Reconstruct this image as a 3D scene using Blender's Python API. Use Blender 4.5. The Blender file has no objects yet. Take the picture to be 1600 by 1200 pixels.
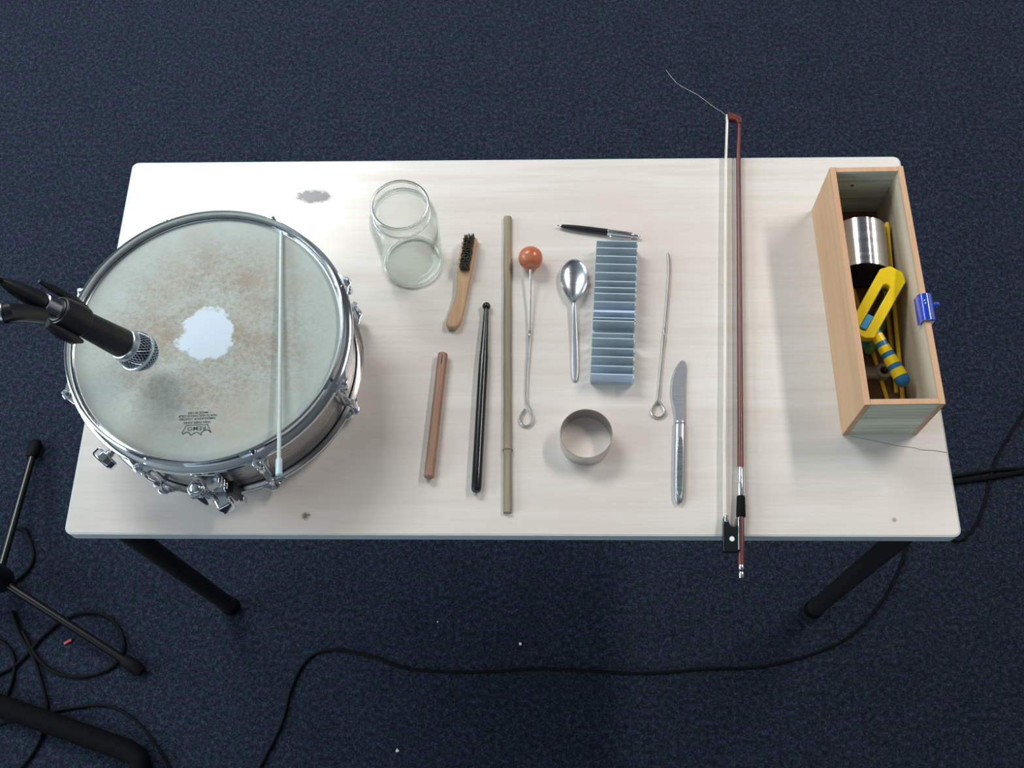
import bpy, math, random
from mathutils import Vector, Matrix
random.seed(7)
S = bpy.context.scene
COL = S.collection
PI = math.pi

# ------------------------------------------------------------------ camera
cam_d = bpy.data.cameras.new('camera'); cam = bpy.data.objects.new('camera', cam_d); COL.objects.link(cam)
cam.location = (0.04982, -0.66388, 2.09298)
cam.rotation_euler = (0.40690, 0.02891, 0.01087)
cam_d.sensor_width = 36.0; cam_d.lens = 36.527; cam_d.clip_start = 0.05
S.camera = cam

# ------------------------------------------------------------------ world, lamps, exposure
W = bpy.data.worlds.new('room_air'); S.world = W; W.use_nodes = True
W.node_tree.nodes['Background'].inputs[0].default_value = (0.80, 0.88, 1.0, 1)
W.node_tree.nodes['Background'].inputs[1].default_value = 0.22

def area_lamp(name, loc, size, watts, col, rot=(0, 0, 0)):
    d = bpy.data.lights.new(name, 'AREA'); d.shape = 'RECTANGLE'; d.size, d.size_y = size
    d.energy = watts; d.color = col
    o = bpy.data.objects.new(name, d); COL.objects.link(o); o.location = loc; o.rotation_euler = rot
    return o
area_lamp('ceiling_lamp_window_side', (-1.92, 2.30, 3.52), (2.1, 1.5), 165, (0.92, 0.98, 1.0))
area_lamp('ceiling_lamp_door_side', (2.25, 1.42, 3.52), (0.30, 1.8), 96, (1.0, 0.95, 0.91))

area_lamp('window_daylight', (0.2, -3.17, 1.45), (3.6, 1.3), 14, (0.72, 0.88, 1.0), (PI / 2, 0, 0))
area_lamp('window_daylight_side', (-3.58, -0.55, 2.10), (1.5, 3.2), 150, (0.76, 0.91, 1.0), (0, -PI / 2, 0))

S.cycles.sample_clamp_indirect = 40.0
S.view_settings.view_transform = 'Standard'
S.view_settings.look = 'None'
S.view_settings.gamma = 1.0
S.view_settings.use_curve_mapping = False
S.view_settings.exposure = -0.14

# ------------------------------------------------------------------ mesh builder
class MB:
    def __init__(s): s.v = []; s.f = []
    def add(s, vs, fs, M=None):
        n = len(s.v)
        s.v += [tuple(M @ Vector(p)) if M is not None else tuple(p) for p in vs]
        s.f += [tuple(i + n for i in f) for f in fs]
        return s
    def box(s, c, d, rz=0.0, M=None):
        x, y, z = d[0] / 2, d[1] / 2, d[2] / 2
        vs = [(-x, -y, -z), (x, -y, -z), (x, y, -z), (-x, y, -z), (-x, -y, z), (x, -y, z), (x, y, z), (-x, y, z)]
        T = Matrix.Translation(c) @ Matrix.Rotation(rz, 4, 'Z')
        if M is not None: T = M @ T
        return s.add(vs, [(3, 2, 1, 0), (4, 5, 6, 7), (0, 1, 5, 4), (1, 2, 6, 5), (2, 3, 7, 6), (3, 0, 4, 7)], T)
    def lathe(s, prof, seg=64, M=None, loop=False, caps=True):
        vs = []; fs = []; m = len(prof)
        for k in range(seg):
            a = 2 * PI * k / seg; c, t = math.cos(a), math.sin(a)
            vs += [(r * c, r * t, z) for r, z in prof]
        for k in range(seg):
            k2 = (k + 1) % seg
            for j in range(m if loop else m - 1):
                j2 = (j + 1) % m
                fs.append((k * m + j, k2 * m + j, k2 * m + j2, k * m + j2))
        if caps and not loop:
            if prof[0][0] > 1e-7: fs.append(tuple(k * m for k in reversed(range(seg))))
            if prof[-1][0] > 1e-7: fs.append(tuple(k * m + m - 1 for k in range(seg)))
        return s.add(vs, fs, M)
    def cyl(s, p0, p1, r0, r1=None, seg=20):
        r1 = r0 if r1 is None else r1
        p0, p1 = Vector(p0), Vector(p1)
        return s.lathe([(r0, 0), (r1, (p1 - p0).length)], seg, frame(p0, p1 - p0))
    def ball(s, c, r, seg=24, rings=12, sc=(1, 1, 1), M=None):
        prof = [(max(r * math.sin(PI * j / rings), 0.0), -r * math.cos(PI * j / rings)) for j in range(rings + 1)]
        T = Matrix.Translation(c) @ (M if M is not None else Matrix()) @ Matrix.Diagonal((sc[0], sc[1], sc[2], 1))
        return s.lathe(prof, seg, T, caps=False)
    def tube(s, pts, r, seg=10, closed=False, sub=0, caps=True):
        P = [Vector(p) for p in pts]
        R = list(r) if isinstance(r, (list, tuple)) else [r] * len(P)
        if sub: P, R = smooth(P, R, sub, closed)
        n = len(P); vs = []; fs = []; up = None
        for i in range(n):
            if closed: t = P[(i + 1) % n] - P[i - 1]
            else: t = P[min(i + 1, n - 1)] - P[max(i - 1, 0)]
            t.normalize()
            if up is None:
                up = Vector((0, 0, 1)) if abs(t.z) < .9 else Vector((1, 0, 0))
            b = t.cross(up).normalized(); up = b.cross(t).normalized()
            for k in range(seg):
                a = 2 * PI * k / seg
                vs.append(P[i] + R[i] * (math.cos(a) * b + math.sin(a) * up))
        for i in range(n if closed else n - 1):
            i2 = (i + 1) % n
            for k in range(seg):
                k2 = (k + 1) % seg
                fs.append((i * seg + k, i * seg + k2, i2 * seg + k2, i2 * seg + k))
        if caps and not closed:
            fs.append(tuple(reversed(range(seg)))); fs.append(tuple((n - 1) * seg + k for k in range(seg)))
        return s.add(vs, fs)
    def prism(s, out, z0, z1, M=None):
        n = len(out)
        if sum(out[i][0] * out[(i + 1) % n][1] - out[(i + 1) % n][0] * out[i][1] for i in range(n)) < 0: out = out[::-1]
        vs = [(x, y, z0) for x, y in out] + [(x, y, z1) for x, y in out]
        fs = [tuple(reversed(range(n))), tuple(range(n, 2 * n))] + [(i, (i + 1) % n, n + (i + 1) % n, n + i) for i in range(n)]
        return s.add(vs, fs, M)
    def ringprism(s, out, inn, z0, z1, M=None):
        n = len(out)
        vs = [(x, y, z0) for x, y in out] + [(x, y, z1) for x, y in out] + [(x, y, z0) for x, y in inn] + [(x, y, z1) for x, y in inn]
        fs = []
        for i in range(n):
            j = (i + 1) % n
            fs += [(i, j, n + j, n + i), (2 * n + j, 2 * n + i, 3 * n + i, 3 * n + j), (n + i, n + j, 3 * n + j, 3 * n + i), (j, i, 2 * n + i, 2 * n + j)]
        return s.add(vs, fs, M)
    def build(s, name, mat, parent=None, angle=35, bevel=0, bseg=2):
        me = bpy.data.meshes.new(name); me.from_pydata(s.v, [], s.f); me.update()
        me.shade_smooth(); me.set_sharp_from_angle(angle=math.radians(angle))
        me.materials.append(mat)
        o = bpy.data.objects.new(name, me); COL.objects.link(o)
        if parent is not None: o.parent = parent
        if bevel:
            b = o.modifiers.new('edge', 'BEVEL'); b.width = bevel; b.segments = bseg; b.limit_method = 'ANGLE'; b.harden_normals = False
        return o

def frame(o, d):
    d = Vector(d).normalized()
    return Matrix.Translation(o) @ d.to_track_quat('Z', 'Y').to_matrix().to_4x4()

def smooth(P, R, sub, closed=False):
    n = len(P); Q = []; QR = []
    for i in range(n if closed else n - 1):
        g = (lambda k: P[k % n]) if closed else (lambda k: P[max(0, min(n - 1, k))])
        p0, p1, p2, p3 = g(i - 1), g(i), g(i + 1), g(i + 2)
        for k in range(sub):
            t = k / sub
            Q.append(0.5 * ((2 * p1) + (p2 - p0) * t + (2 * p0 - 5 * p1 + 4 * p2 - p3) * t * t + (3 * p1 - p0 - 3 * p2 + p3) * t ** 3))
            QR.append(R[i] * (1 - t) + R[(i + 1) % n] * t)
    if not closed: Q.append(P[-1].copy()); QR.append(R[-1])
    return Q, QR

def tag(o, label, cat, group=None, kind=None):
    o['label'] = label; o['category'] = cat
    if group: o['group'] = group
    if kind: o['kind'] = kind
    return o
def thing(name, label, cat, loc=(0, 0, 0), rz=0.0, group=None):
    o = bpy.data.objects.new(name, None); COL.objects.link(o); o.empty_display_size = 0.02
    o.location = loc; o.rotation_euler = (0, 0, rz)
    return tag(o, label, cat, group)

# ------------------------------------------------------------------ materials
class NT:
    def __init__(s, name):
        s.m = bpy.data.materials.new(name); s.m.use_nodes = True; s.t = s.m.node_tree
        s.b = s.t.nodes['Principled BSDF']; s.out = s.t.nodes['Material Output']
    def n(s, typ, **kw):
        x = s.t.nodes.new(typ)
        for k, v in kw.items():
            if k in x.inputs: x.inputs[k].default_value = v
            else: setattr(x, k, v)
        return x
    def l(s, a, b): s.t.links.new(a, b); return s
    def coord(s, scale=(1, 1, 1), loc=(0, 0, 0), rot=(0, 0, 0)):
        c = s.n('ShaderNodeTexCoord'); m = s.n('ShaderNodeMapping')
        m.inputs['Scale'].default_value = scale; m.inputs['Location'].default_value = loc; m.inputs['Rotation'].default_value = rot
        s.l(c.outputs['Object'], m.inputs[0]); return m.outputs[0]
    def noise(s, vec, scale, detail=4, rough=.55, dist=0.0):
        x = s.n('ShaderNodeTexNoise'); x.inputs['Scale'].default_value = scale; x.inputs['Detail'].default_value = detail
        x.inputs['Roughness'].default_value = rough; x.inputs['Distortion'].default_value = dist
        if vec is not None: s.l(vec, x.inputs['Vector'])
        return x.outputs['Fac']
    def ramp(s, fac, stops, interp='LINEAR'):
        r = s.n('ShaderNodeValToRGB'); r.color_ramp.interpolation = interp
        e = r.color_ramp.elements
        while len(e) > 1: e.remove(e[-1])
        e[0].position = stops[0][0]; e[0].color = (*stops[0][1], 1)
        for p, c in stops[1:]:
            k = e.new(p); k.color = (*c, 1)
        s.l(fac, r.inputs[0]); return r.outputs[0]
    def mix(s, fac, a, b, blend='MIX'):
        x = s.n('ShaderNodeMix', data_type='RGBA', blend_type=blend)
        for sock, val in ((x.inputs[0], fac), (x.inputs[6], a), (x.inputs[7], b)):
            if hasattr(val, 'is_linked'): s.l(val, sock)
            elif isinstance(val, tuple): sock.default_value = (*val, 1)
            else: sock.default_value = val
        return x.outputs[2]
    def math(s, op, a, b=None, clamp=False):
        x = s.n('ShaderNodeMath', operation=op, use_clamp=clamp)
        for i, v in enumerate((a, b)):
            if v is None: continue
            if hasattr(v, 'is_linked'): s.l(v, x.inputs[i])
            else: x.inputs[i].default_value = v
        return x.outputs[0]
    def bump(s, h, strength, dist=0.001):
        x = s.n('ShaderNodeBump'); x.inputs['Strength'].default_value = strength; x.inputs['Distance'].default_value = dist
        s.l(h, x.inputs['Height']); s.l(x.outputs[0], s.b.inputs['Normal'])
    def set(s, **kw):
        for k, v in kw.items():
            k = k.replace('_', ' ')
            if hasattr(v, 'is_linked'): s.l(v, s.b.inputs[k])
            elif isinstance(v, tuple): s.b.inputs[k].default_value = (*v, 1)
            else: s.b.inputs[k].default_value = v
        return s

def lin(r, g, b):
    f = lambda c: (c / 255 / 12.92) if c <= 10 else ((c / 255 + .055) / 1.055) ** 2.4
    return (f(r), f(g), f(b))

def plain(name, c, rough=.5, metal=0.0, noise_amt=.12, nscale=60, bump=0.0, **kw):
    t = NT(name); f = t.noise(t.coord(), nscale, 3)
    d = tuple(x * (1 - noise_amt) for x in c); u = tuple(min(1, x * (1 + noise_amt)) for x in c)
    t.set(Base_Color=t.ramp(f, [(.3, d), (.7, u)]), Roughness=rough, Metallic=metal, **kw)
    if bump: t.bump(f, bump, .0005)
    return t.m

def brushed(name, c, rough, axis_scale=(30, 400, 30), amt=.12):
    t = NT(name); f = t.noise(t.coord(axis_scale), 1.0, 3)
    t.set(Base_Color=t.ramp(f, [(.25, tuple(x * (1 - amt) for x in c)), (.75, c)]), Metallic=1.0)
    t.set(Roughness=t.math('ADD', t.math('MULTIPLY', f, .15), rough - .06))
    return t.m

def wood(name, dark, light, axis='X', scale=1.0, rough=.5, contrast=(.3, .7), bump=.15):
    t = NT(name)
    k = {'X': (3, 60, 60), 'Y': (60, 3, 60), 'Z': (60, 60, 3)}[axis]
    f = t.noise(t.coord(tuple(q * scale for q in k)), 1.0, 6, .6, .6)
    t.set(Base_Color=t.ramp(f, [(contrast[0], dark), (contrast[1], light)]), Roughness=rough)
    t.bump(f, bump, .0004); return t.m

def m_carpet():
    t = NT('carpet')
    c = t.coord()
    a = t.math('ADD', t.math('MULTIPLY', t.noise(c, 300, 3, .7), .6), t.math('MULTIPLY', t.noise(c, 110, 3, .6), .4)); b = t.noise(c, 45, 4, .6); d = t.noise(t.coord((1, 1, 1), (3, 7, 1)), 12, 3)
    base = t.ramp(a, [(.36, lin(19, 23, 30)), (.5, lin(39, 46, 56)), (.66, lin(76, 85, 99))])
    tint = t.ramp(b, [(.35, lin(200, 230, 226)), (.5, lin(228, 230, 246)), (.65, lin(238, 208, 246))])
    e = t.mix(1.0, base, tint, 'MULTIPLY')
    e = t.mix(1.0, e, t.ramp(d, [(.3, (.82, .85, .85)), (.7, (1, 1, 1))]), 'MULTIPLY')
    t.set(Base_Color=e, Roughness=.95); t.b.inputs['Specular IOR Level'].default_value = .1
    t.bump(a, .9, .004); return t.m

def blob(t, xy, r, seedscale, thr=(.45, .6), ns=120):
    # soft stain with a ragged outline around xy (object space)
    c = t.n('ShaderNodeTexCoord'); v = t.n('ShaderNodeVectorMath', operation='DISTANCE')
    mp = t.n('ShaderNodeMapping'); mp.inputs['Scale'].default_value = (1 / r[0], 1 / r[1], 0); mp.inputs['Location'].default_value = (-xy[0] / r[0], -xy[1] / r[1], 0)
    t.l(c.outputs['Object'], mp.inputs[0]); t.l(mp.outputs[0], v.inputs[0])
    nz = t.noise(t.coord((1, 1, 1), (seedscale, 0, 0)), ns, 4, .65)
    g = t.math('SUBTRACT', 1.0, v.outputs['Value'], True)
    k = t.math('MULTIPLY', g, nz)
    return t.math('MULTIPLY', t.math('SUBTRACT', k, thr[0] * .5), 1 / max(1e-3, (thr[1] - thr[0])), True)

def m_laminate():
    t = NT('maple_laminate')
    g = t.noise(t.coord((2.2, 34, 1)), 1.0, 6, .62, .4)
    g2 = t.noise(t.coord((14, 300, 1)), 1.0, 3, .5)
    p = t.noise(t.coord((2.2, 3.4, 1), (1.3, 0, 0)), 1.0, 3, .5, .8)
    # faint staves of the printed board
    br = t.n('ShaderNodeTexBrick'); br.offset = .37
    for k, v in (('Scale', 1.0), ('Mortar Size', 0.0), ('Brick Width', .62), ('Row Height', .087), ('Bias', 0.0)): br.inputs[k].default_value = v
    br.inputs['Color1'].default_value = (0, 0, 0, 1); br.inputs['Color2'].default_value = (1, 1, 1, 1)
    t.l(t.coord((1, 1, 1), (.11, .03, 0)), br.inputs['Vector'])
    col = t.ramp(g, [(.28, lin(212, 202, 192)), (.5, lin(222, 215, 207)), (.75, lin(229, 224, 217))])
    col = t.mix(t.math('MULTIPLY', br.outputs['Color'], .6), col, lin(215, 205, 196))
    col = t.mix(t.math('MULTIPLY', t.ramp(g2, [(.35, (1, 1, 1)), (.6, (0, 0, 0))]), .16), col, lin(200, 182, 166))
    col = t.mix(t.math('MULTIPLY', t.ramp(p, [(.55, (0, 0, 0)), (.72, (1, 1, 1))]), .35), col, lin(218, 200, 193))
    for xy, r, sd, c, th in (((-.3064, .2356), (.040, .018), 1.0, lin(38, 34, 34), (.22, .34)), ((-.2725, -.2748), (.012, .012), 4.0, lin(120, 108, 100), (.4, .6)),
                            ((-.075, .115), (.03, .02), 2.0, lin(150, 140, 135), (.62, .8))):
        col = t.mix(t.math('MULTIPLY', blob(t, xy, r, sd, th, 160), .95), col, c)
    t.set(Base_Color=col, Roughness=.24); t.b.inputs['Specular IOR Level'].default_value = .5
    t.bump(g2, .05, .0003); return t.m

def m_head():
    t = NT('coated_drumhead')
    c = t.coord()
    big = t.noise(c, 11, 5, .65, .5); fine = t.noise(c, 160, 5, .75); fib = t.noise(t.coord((150, 420, 1), (0, 0, 0), (0, 0, .7)), 1.0, 4, .7)
    dist = t.n('ShaderNodeVectorMath', operation='LENGTH'); t.l(t.coord((1, 1, 0)), dist.inputs[0]); d = dist.outputs['Value']
    # dirt from playing: a broad brown ring round the worn middle
    ring = t.ramp(d, [(.0, (1, 1, 1)), (.09, (1, 1, 1)), (.135, (.55, .55, .55)), (.172, (.15, .15, .15))])
    amt = t.math('MULTIPLY', ring, t.ramp(t.math('ADD', t.math('MULTIPLY', big, .5), t.math('MULTIPLY', fine, .5)), [(.40, (.10, .10, .10)), (.58, (1, 1, 1))]))
    col = t.mix(t.math('MULTIPLY', amt, .85), lin(170, 180, 174), lin(142, 126, 106))
    col = t.mix(t.math('MULTIPLY', t.ramp(fib, [(.56, (0, 0, 0)), (.68, (1, 1, 1))]), t.math('MULTIPLY', ring, .5)), col, lin(106, 90, 74))
    col = t.mix(t.math('MULTIPLY', t.ramp(t.noise(t.coord((1, 1, 1), (.31, .2, 0)), 9, 3), [(.52, (0, 0, 0)), (.7, (1, 1, 1))]), .5), col, lin(166, 158, 140))
    # worn-through white patch in the middle with a ragged rim
    edge = t.math('ADD', d, t.math('MULTIPLY', t.math('SUBTRACT', t.noise(c, 75, 5, .7), .5), .030))
    edge = t.math('ADD', edge, t.math('MULTIPLY', t.math('SUBTRACT', t.noise(t.coord((1, 1, 1), (.7, .2, 0)), 22, 2), .5), .026))
    col = t.mix(t.ramp(edge, [(.0352, (1, 1, 1)), (.0362, (0, 0, 0))]), col, lin(198, 210, 220))
    t.set(Base_Color=col, Roughness=.6); t.bump(fine, .12, .0003); return t.m

def m_thin_glass():
    t = NT('clear_glass')
    t.set(Base_Color=(.955, .985, .965), Roughness=0.0, IOR=1.46); t.b.inputs['Transmission Weight'].default_value = 1.0
    return t.m

def m_sheet_glass():
    # thin clear wall: light goes straight through, the surface reflects more at grazing angles
    t = NT('thin_glass_wall'); t.t.nodes.remove(t.b)
    tr = t.n('ShaderNodeBsdfTransparent'); tr.inputs['Color'].default_value = (.982, .994, .988, 1)
    gl = t.n('ShaderNodeBsdfGlossy'); gl.inputs['Roughness'].default_value = .02; gl.inputs['Color'].default_value = (.72, .80, .78, 1)
    lw = t.n('ShaderNodeLayerWeight'); lw.inputs['Blend'].default_value = .5
    f = t.math('ADD', t.math('MULTIPLY', t.math('POWER', lw.outputs['Facing'], 3.0), .70), .035)
    mx = t.n('ShaderNodeMixShader'); t.l(f, mx.inputs[0]); t.l(tr.outputs[0], mx.inputs[1]); t.l(gl.outputs[0], mx.inputs[2]); t.l(mx.outputs[0], t.out.inputs[0])
    return t.m

def m_mesh():
    t = NT('wire_mesh')
    c = t.coord((900, 900, 900)); 
    v = t.n('ShaderNodeTexCoord')
    mp = t.n('ShaderNodeMapping'); mp.inputs['Scale'].default_value = (1, 1, 1); t.l(v.outputs['UV'], mp.inputs[0])
    t.set(Base_Color=lin(168, 188, 200), Metallic=1.0, Roughness=.35); return t.m

M = {}
M['carpet'] = m_carpet()
M['laminate'] = m_laminate()
M['head'] = m_head()
M['glass'] = m_thin_glass()
M['sheet_glass'] = m_sheet_glass()
M['edge'] = plain('pale_edging', lin(196, 205, 208), .45, 0, .05)
M['black_steel'] = plain('black_powder_coat', lin(6, 6, 7), .7, 0, .15)
M['rubber'] = plain('black_rubber', lin(7, 7, 8), .7, 0, .2)
M['matte_black'] = plain('matte_black_paint', lin(4, 4, 5), .85, 0, .2)
for _k in ('rubber', 'matte_black'): M[_k].node_tree.nodes['Principled BSDF'].inputs['Specular IOR Level'].default_value = .15
M['stand_black'] = plain('satin_black_tube', lin(8, 8, 9), .28, 0, .1)
M['black_plastic'] = plain('black_plastic', lin(22, 23, 27), .38, 0, .15)
M['chrome'] = plain('chrome', (.80, .83, .86), .09, 1.0, .03)
M['dull_chrome'] = plain('worn_chrome', (.62, .65, .68), .22, 1.0, .10, 40)
M['shell'] = brushed('ribbed_steel_shell', (.66, .62, .60), .26, (6, 6, 500))
M['steel'] = brushed('stainless_steel', (.60, .63, .67), .24)
M['matte_steel'] = brushed('matte_stainless_steel', (.37, .39, .42), .40)
M['ring_steel'] = brushed('ring_steel', (.70, .67, .64), .30, (20, 20, 300))
M['wire'] = plain('galvanised_wire', (.70, .69, .67), .28, 1.0, .12, 80)
M['bright_steel'] = brushed('polished_steel', (.80, .80, .82), .16, (20, 300, 20))
M['fin'] = plain('pale_blue_aluminium', lin(182, 196, 204), .40, .10, .06, 40)
M['fin_face'] = plain('pale_blue_painted_end', lin(190, 206, 226), .45, .05, .04, 40)
M['grille'] = plain('grille_wire', (.50, .58, .66), .32, 1.0, .1, 100)
M['band'] = plain('grille_band', (.62, .68, .74), .28, 1.0, .05)
M['foam'] = plain('grille_foam', lin(30, 34, 42), .9)
M['mic_black'] = plain('microphone_enamel', lin(24, 24, 27), .42, 0, .12)
M['brush_wood'] = wood('beech_brush', lin(178, 138, 102), lin(206, 168, 130), 'Y', .9)
M['bristle'] = plain('dark_bristle', lin(84, 77, 68), .7, 0, .4, 300)
M['dowel'] = wood('brown_dowel', lin(140, 102, 80), lin(166, 128, 104), 'Y', 1.6)
M['ebony'] = plain('black_lacquer', lin(20, 24, 26), .22, 0, .15)
M['bamboo'] = wood('bamboo', lin(118, 104, 84), lin(158, 143, 119), 'Y', 2.2, .55)
M['orange'] = wood('orange_ball', lin(178, 92, 58), lin(206, 128, 92), 'X', 1.2, .25, (.35, .65), .02)
M['box_side'] = wood('tan_plywood', lin(172, 134, 98), lin(192, 156, 120), 'Y', .7, .55)
M['box_top'] = wood('tan_plywood_edge', lin(196, 150, 114), lin(212, 170, 134), 'Y', 1.0, .6)
M['box_base'] = wood('brown_hardboard', lin(96, 66, 46), lin(122, 88, 62), 'Y', .7, .6)
M['box_inner'] = wood('pale_plywood', lin(172, 156, 134), lin(196, 182, 162), 'Y', .5, .6)
M['yellow'] = plain('yellow_plastic', lin(248, 210, 12), .35, 0, .05)
M['yellow_stick'] = plain('yellow_lacquer', lin(240, 196, 26), .4, 0, .08)
M['blue'] = plain('blue_plastic', lin(36, 108, 156), .35, 0, .06)
M['light_blue'] = plain('light_blue_plastic', lin(70, 160, 214), .35, 0, .06)
M['green'] = plain('green_plastic', lin(94, 136, 60), .4, 0, .1)
M['pewter'] = plain('grey_cast_metal', lin(150, 138, 126), .45, .5, .15, 150)
M['bow_wood'] = wood('red_brown_bow', lin(82, 38, 36), lin(112, 58, 54), 'Y', 2.0, .28)
M['horsehair'] = wood('horsehair', lin(214, 206, 192), lin(238, 232, 222), 'Y', 6.0, .5)
M['pearl'] = plain('pearl', lin(232, 236, 238), .2, 0, .04)
M['silver'] = plain('silver', (.86, .87, .88), .16, 1.0, .04)
M['grey_rod'] = plain('pale_grey_rod', lin(178, 188, 186), .4, .2, .06)
M['cap'] = plain('pale_blue_cap', lin(176, 198, 206), .4, 0, .05)
M['ink'] = plain('dark_ink', lin(64, 72, 78), .7, 0, .1)
M['paper'] = plain('white_paper', lin(226, 226, 222), .8)
M['sleeve_shade'] = plain('painted_sleeve_shade', lin(46, 40, 38), .8)  # shade inside the steel sleeve, put into a dark colour
M['red'] = plain('red_plastic', lin(176, 60, 58), .5)
M['wall'] = plain('wall_paint', lin(140, 142, 144), .8, 0, .03, 3)
M['ceiling'] = plain('ceiling_paint', lin(150, 150, 150), .9, 0, .03, 3)
def _end_wood():
    t = NT('grey_green_softwood')
    f = t.noise(t.coord((3, 3, 120)), 1.0, 5, .6, .5)
    t.set(Base_Color=t.ramp(f, [(.35, lin(158, 158, 138)), (.5, lin(186, 190, 172)), (.68, lin(204, 208, 192))]), Roughness=.55); t.bump(f, .2, .0005)
    return t.m
M['box_end'] = _end_wood()
def _blue_clear():
    t = NT('translucent_blue_plastic'); t.set(Base_Color=lin(30, 70, 190), Roughness=.16, IOR=1.45); t.b.inputs['Transmission Weight'].default_value = .25
    return t.m
M['blue_clear'] = _blue_clear()

# ------------------------------------------------------------------ the room
def struct(name, mb, mat, **kw):
    o = mb.build(name, mat, **kw); o['kind'] = 'structure'; return o
struct('floor', MB().box((0, .4, -.05), (7.2, 7.2, .1)), M['carpet'])
for nm, c, d in (('wall_back', (0, 4.05, 1.80), (7.2, .1, 3.6)), ('wall_front', (0, -3.25, 1.80), (7.2, .1, 3.6)),
                 ('wall_left', (-3.65, .4, 1.80), (.1, 7.2, 3.6)), ('wall_right', (3.65, .4, 1.80), (.1, 7.2, 3.6))):
    struct(nm, MB().box(c, d), M['wall'])
struct('ceiling', MB().box((0, .4, 3.65), (7.2, 7.2, .1)), M['ceiling'])

# ------------------------------------------------------------------ table
TZ = .74
t = thing('table', 'rectangular maple laminate table with black round steel legs', 'table', (0, 0, 0))
def rrect(hx, hy, r, n=6):
    out = []
    for cx, cy, a0 in ((hx - r, hy - r, 0), (-hx + r, hy - r, 90), (-hx + r, -hy + r, 180), (hx - r, -hy + r, 270)):
        for k in range(n + 1):
            a = math.radians(a0 + 90 * k / n); out.append((cx + r * math.cos(a), cy + r * math.sin(a)))
    return out
o_top = MB().prism(rrect(.5985, .2998, .009), TZ - .022, TZ).build('table_top', M['laminate'], t, bevel=.0008)
MB().ringprism(rrect(.6, .3013, .0105), rrect(.5984, .2997, .009), TZ - .0222, TZ - .0006).build('edge_band', M['edge'], o_top, bevel=.0004)
MB().cyl((.5143, -.2781, TZ - .001), (.5143, -.2781, TZ + .0004), .0028, seg=16).build('screw_cap', M['pewter'], o_top)
cr = MB(); pts = [(.470, -.160), (.505, -.1672), (.53, -.1735), (.556, -.1770), (.563, -.1798), (.58, -.1805), (.5984, -.1838)]
for i in range(len(pts) - 1):
    (x0, y0), (x1, y1) = pts[i], pts[i + 1]; w = .0002 + .0002 * i / 6
    cr.add([(x0, y0 - w, TZ + .0002), (x1, y1 - w, TZ + .0002), (x1, y1 + w, TZ + .0002), (x0, y0 + w, TZ + .0002)], [(0, 1, 2, 3)])
cr.build('surface_crack', M['ink'], o_top)
for sx in (-1, 1):
    for sy in (-1, 1):
        lg = MB().cyl((sx * .583, sy * .2529, .012), (sx * .583, sy * .2529, TZ - .022), .016, seg=24).build('leg', M['black_steel'], t)
        MB().lathe([(.0145, 0), (.018, .002), (.018, .022), (.0162, .026)], 24, Matrix.Translation((sx * .583, sy * .2529, 0))).build('foot_cap', M['rubber'], lg)
for sy in (-1, 1):
    MB().box((0, sy * .2529, .700), (1.136, .022, .036)).build('rail', M['black_steel'], t, bevel=.002)
for sx in (-1, 1):
    MB().box((sx * .583, 0, .700), (.022, .475, .036)).build('rail', M['black_steel'], t, bevel=.002)

# ------------------------------------------------------------------ snare drum
DC = Vector((-.3964, -.0622, TZ))
t = thing('snare_drum', 'chrome snare drum with worn cream batter head standing on the table', 'drum', DC)
prof = [(.1755, .012), (.178, .012)]
for k in range(18):
    z = .0165 + k * .0058
    prof += [(.1770, z), (.1792, z + .0008), (.1795, z + .0024), (.1792, z + .0042), (.1770, z + .0050)]
prof += [(.178, .124), (.1755, .124)]
MB().lathe(prof, 128, loop=True).build('shell', M['shell'], t, angle=40)
# flesh hoop and batter head
hd = MB().lathe([(0, .1272), (.06, .1272), (.12, .1272), (.168, .1271), (.1735, .1262), (.1775, .1232), (.1778, .118)], 128, caps=False).build('batter_head', M['head'], t)
MB().lathe([(.1765, .1165), (.1805, .1165), (.1805, .1235), (.1778, .1245), (.1765, .1235)], 128, loop=True).build('flesh_hoop', M['dull_chrome'], hd)
MB().lathe([(0, .0118), (.168, .0118), (.1775, .0135), (.1778, .019)], 96, caps=False).build('snare_side_head', M['pearl'], t)
hoop = [(.1812, .1180), (.1812, .1345), (.1818, .1368), (.1836, .1378), (.1852, .1368), (.1848, .1352), (.1832, .1345), (.1832, .1202), (.1838, .1192), (.1902, .1176), (.1918, .1160), (.1920, .1105), (.1906, .1105), (.1902, .1152), (.1890, .1162), (.1830, .1172)]
def make_hoop(name, flip):
    pr = [(r, (.1378 - z) if flip else z) for r, z in hoop]
    h = MB().lathe(pr, 128, loop=True).build(name, M['chrome'], t, angle=40)
    return h
th = make_hoop('top_hoop', False); bh = make_hoop('bottom_hoop', True)
ANG = [25 + 45 * k for k in range(8)]
def rad(a, r, z): return Vector((r * math.cos(a), r * math.sin(a), z))
ear_me = None; lug0 = None
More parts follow.
